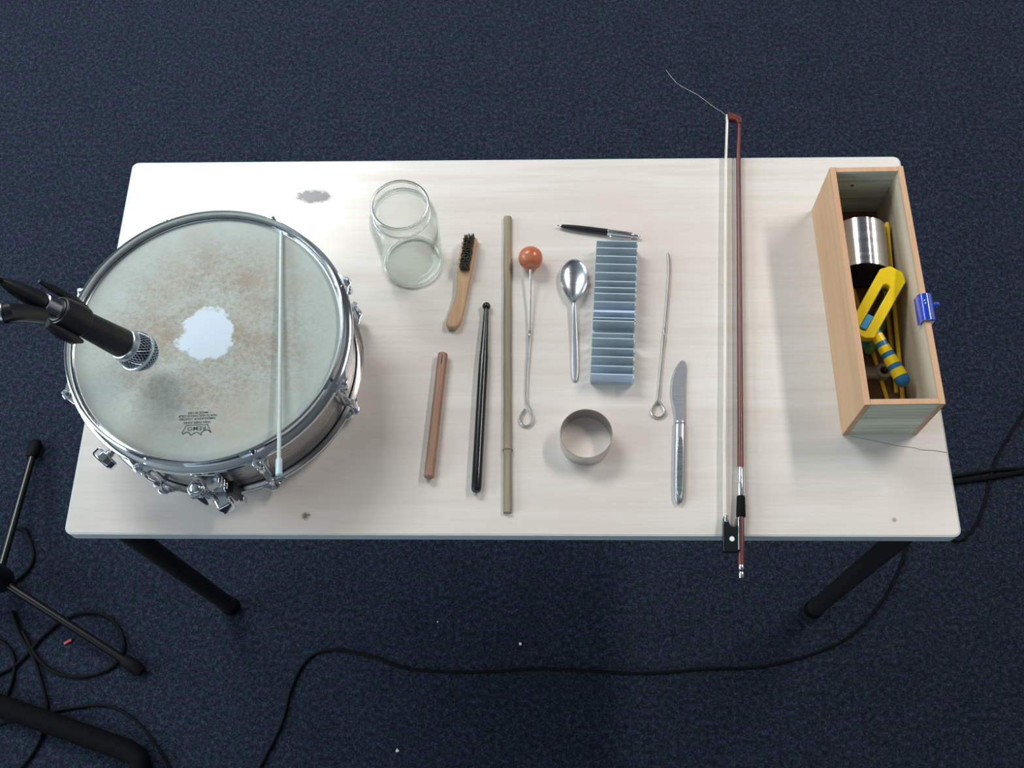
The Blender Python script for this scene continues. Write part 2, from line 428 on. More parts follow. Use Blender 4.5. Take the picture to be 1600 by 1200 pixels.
for k, deg in enumerate(ANG):
    a = math.radians(deg); Rz = Matrix.Rotation(a, 4, 'Z')
    if k == 0:
        e = MB()
        out = [(.1885, -.021), (.1925, -.016), (.1965, -.0085), (.2005, -.006), (.2025, 0), (.2005, .006), (.1965, .0085), (.1925, .016), (.1885, .021)]
        e.prism(out, .1148, .1172); ear = e.build('hoop_ear', M['chrome'], th, bevel=.0006)
        e = MB(); e.prism(out, .0206, .0230); ear_b = e.build('hoop_ear', M['chrome'], bh, bevel=.0006)
        # lug: long cast casing on the shell
        b = MB(); b.box((.1835, 0, .069), (.0115, .0125, .060)); b.box((.1815, 0, .069), (.006, .020, .024))
        lug = b.build('lug', M['dull_chrome'], t, bevel=.0028, bseg=3)
        b = MB(); b.cyl((.1962, 0, .0925), (.1962, 0, .1185), .0024, seg=12); b.cyl((.1962, 0, .1172), (.1962, 0, .1190), .0052, seg=18); b.box((.1962, 0, .1222), (.0052, .0052, .0072), PI / 4)
        rod_t = b.build('tension_rod', M['chrome'], lug, bevel=.0004)
        b = MB(); b.cyl((.1962, 0, .0195), (.1962, 0, .046), .0024, seg=12); b.cyl((.1962, 0, .0188), (.1962, 0, .0206), .0052, seg=18); b.box((.1962, 0, .0156), (.0052, .0052, .0066), PI / 4)
        rod_b = b.build('tension_rod', M['chrome'], lug, bevel=.0004)
        b = MB(); b.cyl((.1955, 0, .088), (.1955, 0, .099), .0050, .0046, 18); b.box((.1895, 0, .0925), (.010, .008, .008))
        tip = b.build('lug_tube', M['chrome'], lug, bevel=.0006)
        b = MB(); b.cyl((.1955, 0, .039), (.1955, 0, .050), .0046, .0050, 18); b.box((.1895, 0, .0455), (.010, .008, .008))
        tip2 = b.build('lug_tube', M['chrome'], lug, bevel=.0006)
        first = (ear, ear_b, lug)
        for o in first: o.rotation_euler = (0, 0, a)
        kids = (rod_t, rod_b, tip, tip2)
    else:
        for o in first:
            c = o.copy(); COL.objects.link(c); c.rotation_euler = (0, 0, a)
            if o is lug:
                for q in kids:
                    d = q.copy(); COL.objects.link(d); d.parent = c
# strainer (throw-off) on the near side
SA = math.radians(-87); sM = Matrix.Rotation(SA, 4, 'Z')
st = MB().box((.1845, 0, .070), (.010, .034, .062), M=sM).build('strainer', M['dull_chrome'], t, bevel=.002)
b = MB(); b.cyl(sM @ Vector((.204, -.008, .050)), sM @ Vector((.204, -.008, .098)), .0110, .0110, 24)
b.ball(sM @ Vector((.204, -.008, .0985)), .0085, 24, 10, (1, 1, .6)); b.lathe([(.0110, 0), (.0132, .001), (.0132, .006), (.0110, .007)], 6, Matrix.Translation(sM @ Vector((.204, -.008, .086))))
b.build('strainer_knob', M['chrome'], st, bevel=.0006)
b = MB(); b.box((.2075, .014, .052), (.030, .020, .026), .5, M=sM); b.build('throw_lever', M['chrome'], st, bevel=.003)
b = MB()
for q in range(4): b.cyl(sM @ Vector((.1885, .020, .050 + q * .013)), sM @ Vector((.1965, .020, .050 + q * .013)), .0032, seg=12)
b.build('strainer_screw', M['chrome'], st)
MB().box((.193, .026, .043), (.016, .008, .040), M=sM).build('strainer_guide', M['black_plastic'], st, bevel=.001)
MB().box((.199, .032, .022), (.010, .007, .018), M=sM).build('strainer_arm', M['dull_chrome'], st, bevel=.001)
# damper knob
KA = math.radians(230); kM = Matrix.Rotation(KA, 4, 'Z')
b = MB().lathe([(.0048, 0), (.0048, .016), (.0058, .017), (.0058, .021)], 18, frame(kM @ Vector((.178, 0, .074)), kM @ Vector((1, 0, 0)) - Vector((0, 0, 0))))
kn = b.build('damper_stem', M['chrome'], t)
prof = [(.004, 0), (.0145, 0), (.0165, .002), (.0165, .011), (.0145, .013), (.004, .013)]
b = MB(); vs = []
b.lathe(prof, 12, frame(kM @ Vector((.1985, 0, .074)), kM @ Vector((1, 0, 0))))
b.build('damper_knob', M['chrome'], kn, angle=25, bevel=.0006)
# printed mark on the head, reads from the far side
def text_mesh(body, size, M4, name, mat, parent, spacing=1.0, width=None):
    cu = bpy.data.curves.new('t', 'FONT'); cu.body = body; cu.size = size; cu.align_x = 'CENTER'; cu.extrude = .00004; cu.resolution_u = 2; cu.offset = .00008; cu.space_character = spacing
    o = bpy.data.objects.new('t', cu); COL.objects.link(o)
    dg = bpy.context.evaluated_depsgraph_get(); me = bpy.data.meshes.new_from_object(o.evaluated_get(dg))
    bpy.data.objects.remove(o); bpy.data.curves.remove(cu)
    if width:
        xs = [v.co.x for v in me.vertices]; k = width / (max(xs) - min(xs)); me.transform(Matrix.Diagonal((k, 1, 1, 1)))
    me.transform(M4); me.materials.clear(); me.materials.append(mat)
    o = bpy.data.objects.new(name, me); COL.objects.link(o); o.parent = parent; return o
# mark centre in drum space: (0.0035, -0.133); text up = towards the near rim
MM = Matrix.Translation((.0035, -.1300, .1273)) @ Matrix.Rotation(PI + .045, 4, 'Z')
k = .92
def P2(x, y): return MM @ Vector((x * k, y * k, .00006))
cp = [(-.0145, .0005), (-.0180, .0105)]
def arcpts(x0, x1, y, s, n=8): return [(x0 + (x1 - x0) * i / n, y - s * math.sin(PI * i / n)) for i in range(n + 1)]
crown = [(-.0148, 0)] + [(-.0205, .0118)] + arcpts(-.0205, -.0072, .0118, .0040)[1:] + arcpts(-.0072, .0068, .0150, .0040)[1:] + arcpts(.0068, .0195, .0150, .0050)[1:-1] + [(.0195, .0106), (.0145, -.0002)]
crown[10] = (-.0072, .0150)
out = crown; cx = sum(p[0] for p in out) / len(out); cy = sum(p[1] for p in out) / len(out)
b = MB(); n = len(out); w = .0011
for i in range(n):
    p, q = Vector(out[i]), Vector(out[(i + 1) % n]); d = (q - p); 
    if d.length < 1e-6: continue
    nrm = Vector((-d.y, d.x)).normalized() * w / 2; e2 = d.normalized() * w / 2
    b.add([P2(*(p - e2 + nrm)), P2(*(p - e2 - nrm)), P2(*(q + e2 - nrm)), P2(*(q + e2 + nrm))], [(0, 1, 2, 3)])
b.build('printed_crown', M['ink'], hd)
text_mesh('REMO', .0078, MM @ Matrix.Translation((0, .0022, .00006)), 'printed_word', M['ink'], hd, 1.05, .0235)
for body, y, w in (('WEATHER KING', -.0050, .035), ('AMBASSADOR COATED', -.0100, .047), ('NORTH HOLLYWOOD CALIF', -.0142, .049), ('MADE IN USA', -.0182, .026)):
    text_mesh(body, .0042, MM @ Matrix.Translation((0, y, .00006)), 'printed_line', M['ink'], hd, 1.0, w)

# thin grey rod lying across the drum
a_, b_ = Vector((-.3120, .0905, TZ + .1304)), Vector((-.2760, -.2660, TZ + .1442))
t = thing('thin_rod', 'thin pale grey rod with a capped end lying across the drum', 'rod', a_)
d_ = b_ - a_
b = MB().tube([(0, 0, 0), d_ * .5, d_ * .95], .0027, 12); b.build('shaft', M['grey_rod'], t)
MB().tube([d_ * .935, d_ * .94, d_ * .995, d_], [.0030, .0042, .0044, .0030], 14).build('end_cap', M['cap'], t)

# ------------------------------------------------------------------ microphone, its stand and cable
mb0 = Vector((-.4646, -.1107, .915)); mtail = Vector((-.5258, -.1118, 1.0510))
ax = (mtail - mb0).normalized()
t = thing('microphone', 'black handheld vocal microphone with silver mesh grille hanging over the drum', 'microphone', mb0)
F = frame((0, 0, 0), ax)          # +z from ball to tail
MB().lathe([(0, -.0238), (.010, -.0222), (.018, -.0160), (.0225, -.008), (.0238, 0), (.0222, .009), (.0192, .018)], 40, F, caps=False).build('grille_foam', M['foam'], t)
# woven grille: two families of spiral wires
g = MB()
def gp(u):   # u 0..1 front to back
    prof = [(0.004, -.0250), (.0115, -.0228), (.0190, -.0165), (.0238, -.008), (.0252, 0), (.0240, .008), (.0208, .018)]
    x = u * (len(prof) - 1); i = min(int(x), len(prof) - 2); f = x - i
    return prof[i][0] * (1 - f) + prof[i + 1][0] * f, prof[i][1] * (1 - f) + prof[i + 1][1] * f
for fam in (-1, 1):
    for k in range(36):
        pts = []
        for j in range(13):
            u = .12 + .88 * j / 12; r, z = gp(u); a = 2 * PI * k / 36 + fam * u * 1.25
            pts.append(F @ Vector((r * math.cos(a), r * math.sin(a), z)))
        g.tube(pts, .00045, 5, caps=False)
gr = g.build('grille', M['grille'], t)
MB().lathe([(.0235, -.0022), (.0262, -.0018), (.0262, .0022), (.0235, .0026)], 48, F, loop=True).build('grille_band', M['band'], gr)
MB().lathe([(.0165, .0165), (.0212, .0172), (.0215, .0195), (.0198, .0255), (.0165, .0265)], 40, F, loop=True).build('grille_collar', M['band'], gr)
MB().lathe([(.008, .020), (.0185, .0235), (.0183, .030), (.0170, .060), (.0150, .105), (.0142, .128), (.0120, .1290)], 40, F).build('body', M['mic_black'], t)
MB().lathe([(.0105, .1285), (.0122, .1290), (.0120, .1480), (.010, .1492)], 32, F).build('connector_end', M['bright_steel'], t)

tc = mb0 + ax * .150
t = thing('microphone_cable', 'black plug and cable running off the tail of the microphone', 'cable', tc)
MB().lathe([(.006, -.0004), (.0105, 0), (.0112, .004), (.0104, .020), (.0085, .038), (.0055, .050), (.004, .055)], 28, F).build('plug', M['black_plastic'], t)
lp = [mb0 + ax * .198, mb0 + ax * .207, (-.562, -.1165, 1.1085), (-.590, -.1240, 1.1110), (-.66, -.142, 1.100), (-.80, -.170, 1.04), (-.98, -.185, .90), (-1.038, -.184, .70), (-1.044, -.184, .40), (-1.085, -.150, .14), (-1.120, -.090, .012), (-1.150, -.020, .0040)]
MB().tube([Vector(p) - tc for p in lp], .0032, 10, sub=8).build('lead', M['rubber'], t)

hub = Vector((-1.040, -.212, 0))
t = thing('microphone_stand', 'black tripod microphone stand with a boom reaching over the drum', 'microphone stand', hub)
feet = [Vector((-1.047, .100, .012)), Vector((-.742, -.383, .012)), Vector((-1.325, -.390, .012))]
MB().lathe([(.013, .045), (.026, .050), (.028, .062), (.028, .095), (.022, .118), (.0155, .135)], 28).build('hub', M['black_plastic'], t)
for i, f_ in enumerate(feet):
    f_ = f_ - hub; n_ = Vector((f_.x, f_.y, 0)).normalized()
    p0 = n_ * .024 + Vector((0, 0, .062)); d = (f_ - p0)
    lg = MB().tube([p0, p0 + d * .90], .0080, 14).build('leg', M['stand_black'], t)
    MB().tube([p0 + d * .86, p0 + d * .87, p0 + d * .97, p0 + d], [.0100, .0122, .0135, .0095], 16).build('rubber_foot', M['rubber'], lg)
MB().cyl((0, 0, .02), (0, 0, 1.10), .0105, seg=20).build('pole', M['black_steel'], t)
MB().lathe([(.0115, .55), (.016, .552), (.016, .60), (.012, .605)], 20).build('height_clutch', M['black_plastic'], t)
bA = Vector((-1.12, -.222, 1.115)) - hub; bB = Vector((-.535, -.1525, 1.103)) - hub
MB().tube([bA, bA.lerp(bB, .5), bB], .0120, 18).build('boom', M['dull_chrome'], t)
MB().lathe([(.012, -.02), (.021, -.018), (.021, .018), (.012, .02)], 20, Matrix.Translation((0, 0, 1.110)) @ Matrix.Rotation(PI / 2, 4, 'X')).build('boom_clutch', M['black_plastic'], t)
c0 = mb0 + ax * .118 - hub
MB().tube([bB + (bA - bB) * .012, bB, bB.lerp(c0, .25), bB.lerp(c0, .55) + Vector((0, 0, -.006))], [.0115, .0118, .0105, .0095], 16).build('boom_tip', M['black_plastic'], t)
b = MB(); Fc = Matrix.Translation(mb0 - hub) @ F
prof_o = []; prof_i = []
b.lathe([(.0161, .090), (.0192, .091), (.0200, .104), (.0182, .127), (.0152, .128)], 32, Fc, loop=True)
cl = b.build('clip', M['black_plastic'], t, bevel=.0008)
side = ax.cross(Vector((0, 0, 1))).normalized()
if side.y < 0: side = -side
b = MB(); q0 = mb0 - hub + side * .0212 + Vector((0, 0, .006))
b.tube([q0 + ax * .155, q0 + ax * .135, q0 + ax * .10 , q0 + ax * .082], [.0022, .0048, .0042, .0012], 8)
b.build('clip_jaw', M['black_plastic'], cl)
b = MB(); q0 = mb0 - hub - side * .0225 - Vector((0, 0, .002))
b.tube([q0 + ax * .138, q0 + ax * .12 - side * .002, q0 + ax * .10 - side * .002, q0 + ax * .086], [.004, .0075, .0070, .002], 10)
b.build('clip_jaw', M['black_plastic'], cl)

# ------------------------------------------------------------------ glass jar
t = thing('glass_jar', 'empty clear glass jar standing open on the table', 'jar', (-.1462, .1177, TZ))
o_ = [(0, .0008), (.030, .0008), (.038, .0004), (.0420, .002), (.0444, .007), (.0452, .014), (.0480, .086), (.0485, .0985), (.0474, .107), (.0446, .1125), (.0412, .1155), (.0392, .1178), (.0388, .120), (.0400, .1212), (.0405, .1235), (.0398, .126), (.0392, .1275), (.0392, .1375), (.0398, .1395), (.0406, .1415), (.0400, .1445), (.0385, .1452)]
i_ = [(.0368, .1440), (.0362, .139), (.0362, .120), (.0384, .1145), (.0424, .1100), (.0450, .1050), (.0460, .0975), (.0454, .086), (.0426, .016), (.0416, .0105), (.0385, .0070), (.030, .0058), (0, .0062)]
o_ = [(r, z if z < .05 else z + .012) for r, z in o_]; i_ = [(r, z if z < .05 else z + .012) for r, z in i_]
gb = MB().lathe(o_ + i_, 96, caps=False).build('glass_body', M['sheet_glass'], t, angle=60)
for nm, r_, z_, s_ in (('mouth_rim', .0384, .1552, .0021), ('neck_bead', .0398, .1352, .0013), ('heel_ring', .0416, .0046, .0020)):
    MB().tube([(r_ * math.cos(2 * PI * k_ / 96), r_ * math.sin(2 * PI * k_ / 96), z_) for k_ in range(96)], s_, 12, closed=True).build(nm, M['glass'], gb)

# ------------------------------------------------------------------ small brush
t = thing('small_brush', 'small wooden brush with dark bristles at one end', 'brush', (-.0715, .078, TZ))
c_ = [(-.0590, .1555, .0088), (-.0612, .150, .0110), (-.0632, .138, .0118), (-.0655, .118, .0120), (-.0676, .098, .0112), (-.0690, .080, .0094), (-.0705, .060, .0084), (-.0745, .040, .0092), (-.0795, .020, .0108), (-.0820, .010, .0102), (-.0832, .003, .0065)]
def strip(pts, z0, z1, base):
    L = [(x - w - base[0], y - base[1]) for x, y, w in pts]; R = [(x + w - base[0], y - base[1]) for x, y, w in pts]
    return L + R[::-1]
base = (-.0715, .078)
MB().prism(strip(c_, 0, 0, base), .0004, .0105).build('handle', M['brush_wood'], t, bevel=.0034, bseg=3, angle=60)
b = MB()
for j in range(13):
    y = .1515 - j * .0044
    xc = -.0612 - (.1515 - y) * .118
    for i in range(5):
        for q in range(5):
            x = xc + (i - 2) * .0031 + random.uniform(-.0009, .0009); yy = y + random.uniform(-.0012, .0012)
            dx, dy = random.uniform(-.0016, .0010), random.uniform(-.0012, .0012)
            b.cyl((x - base[0], yy - base[1], .0095), (x + dx - base[0], yy + dy - base[1], .0225 + random.uniform(-.001, .001)), .00075, .00055, 5)
br = b.build('bristles', M['bristle'], t); br['kind'] = 'stuff'

# ------------------------------------------------------------------ brown dowel with a slit
p0, p1 = Vector((-.0949, -.0365, TZ + .0072)), Vector((-.1072, -.2230, TZ + .0072))
t = thing('wooden_dowel', 'short brown wooden dowel with a slit at its far end', 'dowel', p0)
d = p1 - p0; u = d.normalized()
MB().lathe([(.0060, 0), (.0071, .0012), (.0071, d.length - .0015), (.0058, d.length)], 28, frame((0, 0, 0), d)).build('rod', M['dowel'], t)
MB().box((0, 0, .0065), (.0014, .014, .0020), math.atan2(u.y, u.x) - PI / 2).build('slit', M['ink'], t).location = u * .0120

# ------------------------------------------------------------------ black stick with ball tip
p0, p1 = Vector((-.0341, .0400, TZ + .0062)), Vector((-.0422, -.2435, TZ + .0074))
t = thing('black_beater', 'black lacquered stick with a small ball tip', 'stick', p0)
d = p1 - p0; L = d.length; Fm = frame((0, 0, 0), d)
MB().lathe([(.0033, .0045), (.0036, .010), (.0042, .030), (.0058, .070), (.0066, .082), (.0069, .110), (.0071, .250), (.0070, L - .006), (.0058, L - .0015), (.0035, L)], 32, Fm).build('shaft', M['ebony'], t)
MB().ball((0, 0, 0), .0060, 24, 14).build('ball_tip', M['ebony'], t)

# ------------------------------------------------------------------ bamboo stick
t = thing('bamboo_stick', 'long split bamboo stick with one knot near its end', 'stick', (-.002, -.04, TZ))
def bam(y):
    xc = -.0052 + (.1930 - y) * .0120
    w = .0059 + (.0002 * math.sin(y * 70))
    k = math.exp(-((y + .1815) / .0045) ** 2)
    return xc, w + .0009 * k, .0072 + .0010 * k
b = MB(); vs = []; fs = []; N = 90; m = 13
for i in range(N + 1):
    y = .1940 - i * (.4645 / N); xc, w, h = bam(y)
    for j in range(m):
        a = PI * j / (m - 1)
        vs.append((xc + w * math.copysign(abs(math.cos(a)) ** .75, math.cos(a)) + .002, y + .04, .0003 + h * math.sin(a) ** .8))
for i in range(N):
    for j in range(m - 1): fs.append((i * m + j, i * m + j + 1, (i + 1) * m + j + 1, (i + 1) * m + j))
    fs.append((i * m + m - 1, i * m, (i + 1) * m, (i + 1) * m + m - 1))
fs += [tuple(reversed(range(m))), tuple(N * m + j for j in range(m))]
b.add(vs, fs).build('culm', M['bamboo'], t, angle=40)
b = MB(); xc, w, h = bam(-.1815)
b.tube([(xc + .002 + (w + .0002) * math.cos(PI * j / 12), -.1415, .0003 + (h + .0002) * math.sin(PI * j / 12)) for j in range(13)], .0006, 6)
b.build('knot', M['box_base'], t)

# ------------------------------------------------------------------ wire mallet and bare wire handle
t = thing('ball_mallet', 'orange wooden ball on a twisted wire handle ending in a loop', 'mallet', (.0302, .1133, TZ))
o3 = Vector((.0302, .1133, TZ))
MB().ball((0, 0, .0180), .0180, 40, 24).build('ball', M['orange'], t)
def rel(pts, z, o): return [Vector((x, y, zz)) - o for (x, y), zz in zip(pts, z)]
pts = [(.0302, .100), (.0303, .080), (.0303, .040), (.0298, .0035), (.0295, .0005), (.0291, -.0035), (.0288, -.0065), (.0284, -.020), (.0262, -.060), (.0252, -.090), (.0256, -.108), (.0283, -.1165), (.0318, -.1240), (.0340, -.1330), (.0318, -.1420), (.0255, -.1460), (.0192, -.1430), (.0168, -.1355), (.0185, -.1280), (.0232, -.1205)]
z = [.7565, .7535, .7485, .7450, .7446, .7443, .7440, .7432, .7425] + [.7422] * 11
r = [.0017, .0017, .0017, .0017, .0026, .0014, .0026] + [.0019] * 13
MB().tube(rel(pts, z, o3), r, 10, sub=5).build('wire_handle', M['wire'], t)
MB().lathe([(.0028, -.001), (.0032, .0), (.0030, .004)], 14, frame((0, -.0135, .0165), (0, -1, -.1))).build('ferrule', M['wire'], t)
t = tag(MB().tube(rel([(.2346, .1310), (.2357, .1230), (.2359, .110), (.2340, .085), (.2300, .049), (.2262, .018), (.2246, .0065), (.2238, .002), (.2230, -.0035), (.2222, -.010), (.2196, -.030), (.2150, -.064), (.2114, -.093), (.2090, -.107), (.2050, -.1135), (.2010, -.1205), (.2000, -.1270), (.2040, -.1318), (.2095, -.1330), (.2155, -.1300), (.2180, -.1235), (.2155, -.1165), (.2105, -.1095)], [.7421] * 21 + [.7425, .7434], Vector((.224, 0, TZ))),
     [.0009, .0017, .0018, .0018, .0018, .0018, .0018, .0025, .0014, .0025] + [.0018] * 13, 10, sub=5).build('wire_handle', M['wire']), 'bare twisted wire handle with a loop lying beside the butter knife', 'wire handle')
t.location = (.224, 0, TZ)

# ------------------------------------------------------------------ spoon
o3 = Vector((.094, .02, TZ))
t = thing('table_spoon', 'stainless steel spoon lying bowl up on the table', 'spoon', o3)
vs = []; fs = []; n = 30; m = 15; th = .0010
y0, y1 = .1160, .0450
def sw(s_):   # egg half width, s_ 0 tip .. 1 neck
    return .0200 * (math.sin(PI * min(1, s_ ** .80)) ** .62) if 0 < s_ < 1 else 0
for side_ in (0, 1):
    for i in range(n + 1):
        s_ = i / n; s_ = .5 - .5 * math.cos(PI * s_) * 1.0
        y = y0 + (y1 - y0) * s_; w = max(sw(s_), .0024 if s_ > .5 else .0006)
        rim = .0088 + .0012 * (2 * s_ - 1) ** 2 + (.0015 * max(0, s_ - .8) / .2)
        dep = .0078 * max(0.0, 1 - (2 * s_ - 1) ** 2) ** .55
        for j in range(m):
            q = -1 + 2 * j / (m - 1)
            zz = rim - dep * (1 - q * q) ** .8 - (th if side_ else 0)
            vs.append((.0945 - .0006 * s_ + q * w - o3.x, y - o3.y, zz))
K = (n + 1) * m
for i in range(n):
    for j in range(m - 1):
        a = i * m + j
        fs.append((a, a + m, a + m + 1, a + 1)); fs.append((K + a, K + a + 1, K + a + m + 1, K + a + m))
    for j in (0, m - 1):
        a = i * m + j; fs.append((a, K + a, K + a + m, a + m) if j == 0 else (a, a + m, K + a + m, K + a))
for i in (0, n):
    for j in range(m - 1):
        a = i * m + j; fs.append((a, a + 1, K + a + 1, K + a))
MB().add(vs, fs).build('bowl', M['steel'], t, angle=60)
b = MB(); rows = [(.0470, .0028, .0098, .0939), (.0400, .0030, .0104, .0938), (.0300, .0033, .0098, .0937), (.0150, .0038, .0080, .0937), (-.0100, .0045, .0055, .0939), (-.0300, .0051, .0040, .0940), (-.0500, .0054, .0034, .0940), (-.0650, .0051, .0032, .0938), (-.0740, .0041, .0031, .0936), (-.0790, .0022, .0030, .0935)]
vs = []; fs = []
for y, w, zt, xc in rows:
    for q in (-1, -.55, 0, .55, 1): vs.append((xc + q * w - o3.x, y - o3.y, zt - .0007 * q * q))
    for q in (1, 0, -1): vs.append((xc + q * w - o3.x, y - o3.y, zt - .0022))
for i in range(len(rows) - 1):
    for j in range(8): fs.append((i * 8 + j, i * 8 + (j + 1) % 8, i * 8 + 8 + (j + 1) % 8, i * 8 + 8 + j))
fs += [tuple(range(8))[::-1], tuple(range(len(rows) * 8 - 8, len(rows) * 8))]
ob = b.add(vs, fs).build('handle', M['matte_steel'], t, angle=50)
sm = ob.modifiers.new('round', 'SUBSURF'); sm.levels = sm.render_levels = 2

# ------------------------------------------------------------------ butter knife
o3 = Vector((.237, -.15, TZ))
t = thing('butter_knife', 'stainless steel butter knife with a rounded blade', 'knife', o3)
bl = [(.2478, -.0462), (.2500, -.0480), (.2512, -.0535), (.2502, -.0680), (.2486, -.0850), (.2468, -.1100), (.2452, -.1360), (.2445, -.1405), (.2318, -.1405), (.2318, -.1280), (.2305, -.1180), (.2288, -.1080), (.2283, -.0970), (.2292, -.0850), (.2318, -.0720), (.2362, -.0590), (.2420, -.0490), (.2450, -.0466)]
MB().prism([(x - o3.x, y - o3.y) for x, y in bl], .0022, .0036).build('blade', M['matte_steel'], t, bevel=.0005)
rows = [(-.1385, .2383, .0062, .0018), (-.1440, .2378, .0068, .0028), (-.1600, .2368, .0071, .0036), (-.1800, .2354, .0074, .0039), (-.2100, .2334, .0073, .0040), (-.2350, .2317, .0070, .0038), (-.2490, .2308, .0062, .0034), (-.2550, .2305, .0045, .0028), (-.2575, .2304, .0022, .0018)]
b = MB(); vs = []; fs = []; m = 14
for y, xc, w, h in rows:
    for j in range(m):
        a = 2 * PI * j / m
        vs.append((xc + w * math.copysign(abs(math.cos(a)) ** .7, math.cos(a)) - o3.x, y - o3.y, .0042 + h * math.sin(a)))
for i in range(len(rows) - 1):
    for j in range(m): fs.append((i * m + j, i * m + (j + 1) % m, (i + 1) * m + (j + 1) % m, (i + 1) * m + j))
fs += [tuple(range(m))[::-1], tuple(range(len(rows) * m - m, len(rows) * m))]
hd2 = b.add(vs, fs).build('handle', M['matte_steel'], t, angle=60)
ins = [(-.1640, .0022), (-.1680, .0034), (-.1900, .0042), (-.2200, .0042), (-.2400, .0036), (-.2465, .0022)]
cxk = lambda y: .2383 + (y + .1385) * .0667
MB().prism([(cxk(y) - w - o3.x, y - o3.y) for y, w in ins] + [(cxk(y) + w - o3.x, y - o3.y) for y, w in ins[::-1]], .0072, .00845).build('handle_panel', M['steel'], hd2, bevel=.0005)
MB().box((.2381 - o3.x, -.1425 - o3.y, .0042), (.0142, .0016, .0062)).build('collar', M['matte_steel'], hd2, bevel=.0006)

# ------------------------------------------------------------------ finned metal block
HSW = .0600
t = thing('heat_sink', 'pale blue-grey metal block with rows of upright fins', 'heat sink', (.146, .028, TZ))
ang = math.atan2(.0131, .214)          # the block leans a little off square
ca, sa = math.cos(ang), math.sin(ang)
fy = [.1354, .1235, .1099, .0966, .0824, .0680, .0577, .0481, .0346, .0195, .0090, .0041, -.0093, -.0234, -.0390, -.0519, -.0660, -.0786]
fx = [.1277 - (.1354 - y) * .0612 for y in fy]
o3 = Vector((.146, .028, TZ))
HR = Matrix.Rotation(-.022, 4, 'Z')
bx = [(.1283, .1375), (.1880, .1360), (.1756, -.0826), (.1152, -.0806)]
MB().prism([(x - o3.x, y - o3.y) for x, y in bx], .0003, .0042).build('base_plate', M['fin'], t, bevel=.0006)
for i, (x, y) in enumerate(zip(fx, fy)):
    last = i == len(fy) - 1
    thick = .0034 if i == 9 else .0016
    fz = .0300 if i not in (12,) else .0175
    o = MB().box((.0300, 0, fz / 2 + .002), (HSW, thick, fz - .004)).box((HSW - .0008, -.0028, fz / 2 + .002), (.0016, .0050, fz - .004)).build('fin', M['fin_face'] if last or i == 9 else M['fin'], t)
    o.location = (x - o3.x, y - o3.y, 0); o.rotation_euler = (0, 0, -.030)

# ------------------------------------------------------------------ pen
p0, p1 = Vector((.0700, .1774, TZ + .0050)), Vector((.1945, .1571, TZ + .0050))
t = thing('ballpoint_pen', 'black and silver ballpoint pen lying above the finned block', 'pen', p0)
d = p1 - p0; L = d.length; Fm = frame((0, 0, 0), d)
MB().lathe([(.0009, .0), (.0012, .0035), (.0020, .0042), (.0024, .0062)], 20, Fm).build('point', M['silver'], t)
MB().lathe([(.0025, .0060), (.0036, .016), (.0044, .030), (.0049, .050), (.0050, .0765)], 28, Fm).build('barrel', M['black_plastic'], t)
MB().lathe([(.0049, .0765), (.0050, .0768), (.0050, .100), (.0046, .112), (.0036, .1155)], 28, Fm).build('cap', M['bright_steel'], t)
MB().lathe([(.0022, .115), (.0024, .116), (.0022, .1235), (.0008, L)], 18, Fm).build('push_button', M['dull_chrome'], t)
u = d.normalized(); sd = Vector((u.y, -u.x, 0))
cl = MB().tube([u * .1120 + sd * .0040 + Vector((0, 0, .0015)), u * .1120 + sd * .0062, u * .100 + sd * .0068, u * .083 + sd * .0070], [.0012, .0013, .0012, .0009], 8).build('pocket_clip', M['silver'], t)
MB().ball(u * .0818 + sd * .0070, .0017, 14, 10).build('clip_tip', M['silver'], cl)

# ------------------------------------------------------------------ steel ring
t = tag(MB().lathe([(.0346, .0004), (.0356, .0004), (.0356, .0308), (.0346, .0308)], 96, loop=True).build('steel_ring', M['ring_steel'], angle=30), 'short open steel ring cutter standing on the table', 'ring')
t.location = (.1070, -.1672, TZ)

# ------------------------------------------------------------------ violin bow
o3 = Vector((.330, 0, TZ))
t = thing('violin_bow', 'reddish brown violin bow lying across the table and overhanging both edges', 'bow', o3)
zs = TZ + .0075
stick = [(.3573, .3680), (.3545, .335), (.3502, .2920), (.3387, .1216), (.3278, -.0351), (.3176, -.1797), (.3130, -.2488), (.3110, -.2754), (.3076, -.3247), (.3063, -.3415)]
MB().tube([Vector((x, y, zs)) - o3 for x, y in stick], [.0030, .0033, .0035, .0038, .0041, .0043, .0044, .0044, .0044, .0044], 8, sub=6).build('stick', M['bow_wood'], t, angle=60)
hz = [(.3381, .3665), (.3309, .2922), (.3180, .1218), (.3066, -.0350), (.2956, -.1797), (.2893, -.2780)]
b = MB(); vs = []; fs = []
for x, y in hz:
    for dx, dz in ((-.0014, -.0040), (.0014, -.0040), (.0014, .0040), (-.0014, .0040)): vs.append(Vector((x + dx, y, zs + dz)) - o3)
for i in range(len(hz) - 1):
    for j in range(4): fs.append((i * 4 + j, i * 4 + (j + 1) % 4, i * 4 + 4 + (j + 1) % 4, i * 4 + 4 + j))
fs += [(3, 2, 1, 0), (20, 21, 22, 23)]
hair = b.add(vs, fs).build('hair_ribbon', M['horsehair'], t)
MB().tube([Vector(p) - o3 for p in ((.3385, .3740, zs), (.3300, .3820, zs + .002), (.3196, .3895, zs + .003), (.3090, .4000, zs + .003), (.2949, .4149, zs + .002), (.2800, .4270, zs), (.2656, .4380, zs), (.2560, .4510, zs), (.2476, .4665, zs))], .00020, 6, sub=3).build('loose_hair', M['horsehair'], hair)
head = [(.3372, .3640), (.3368, .3715), (.3395, .3775), (.3412, .3812), (.3440, .3782), (.3500, .3762), (.3560, .3735), (.3600, .3700), (.3606, .3600), (.3540, .3590), (.3520, .3645), (.3440, .3660)]
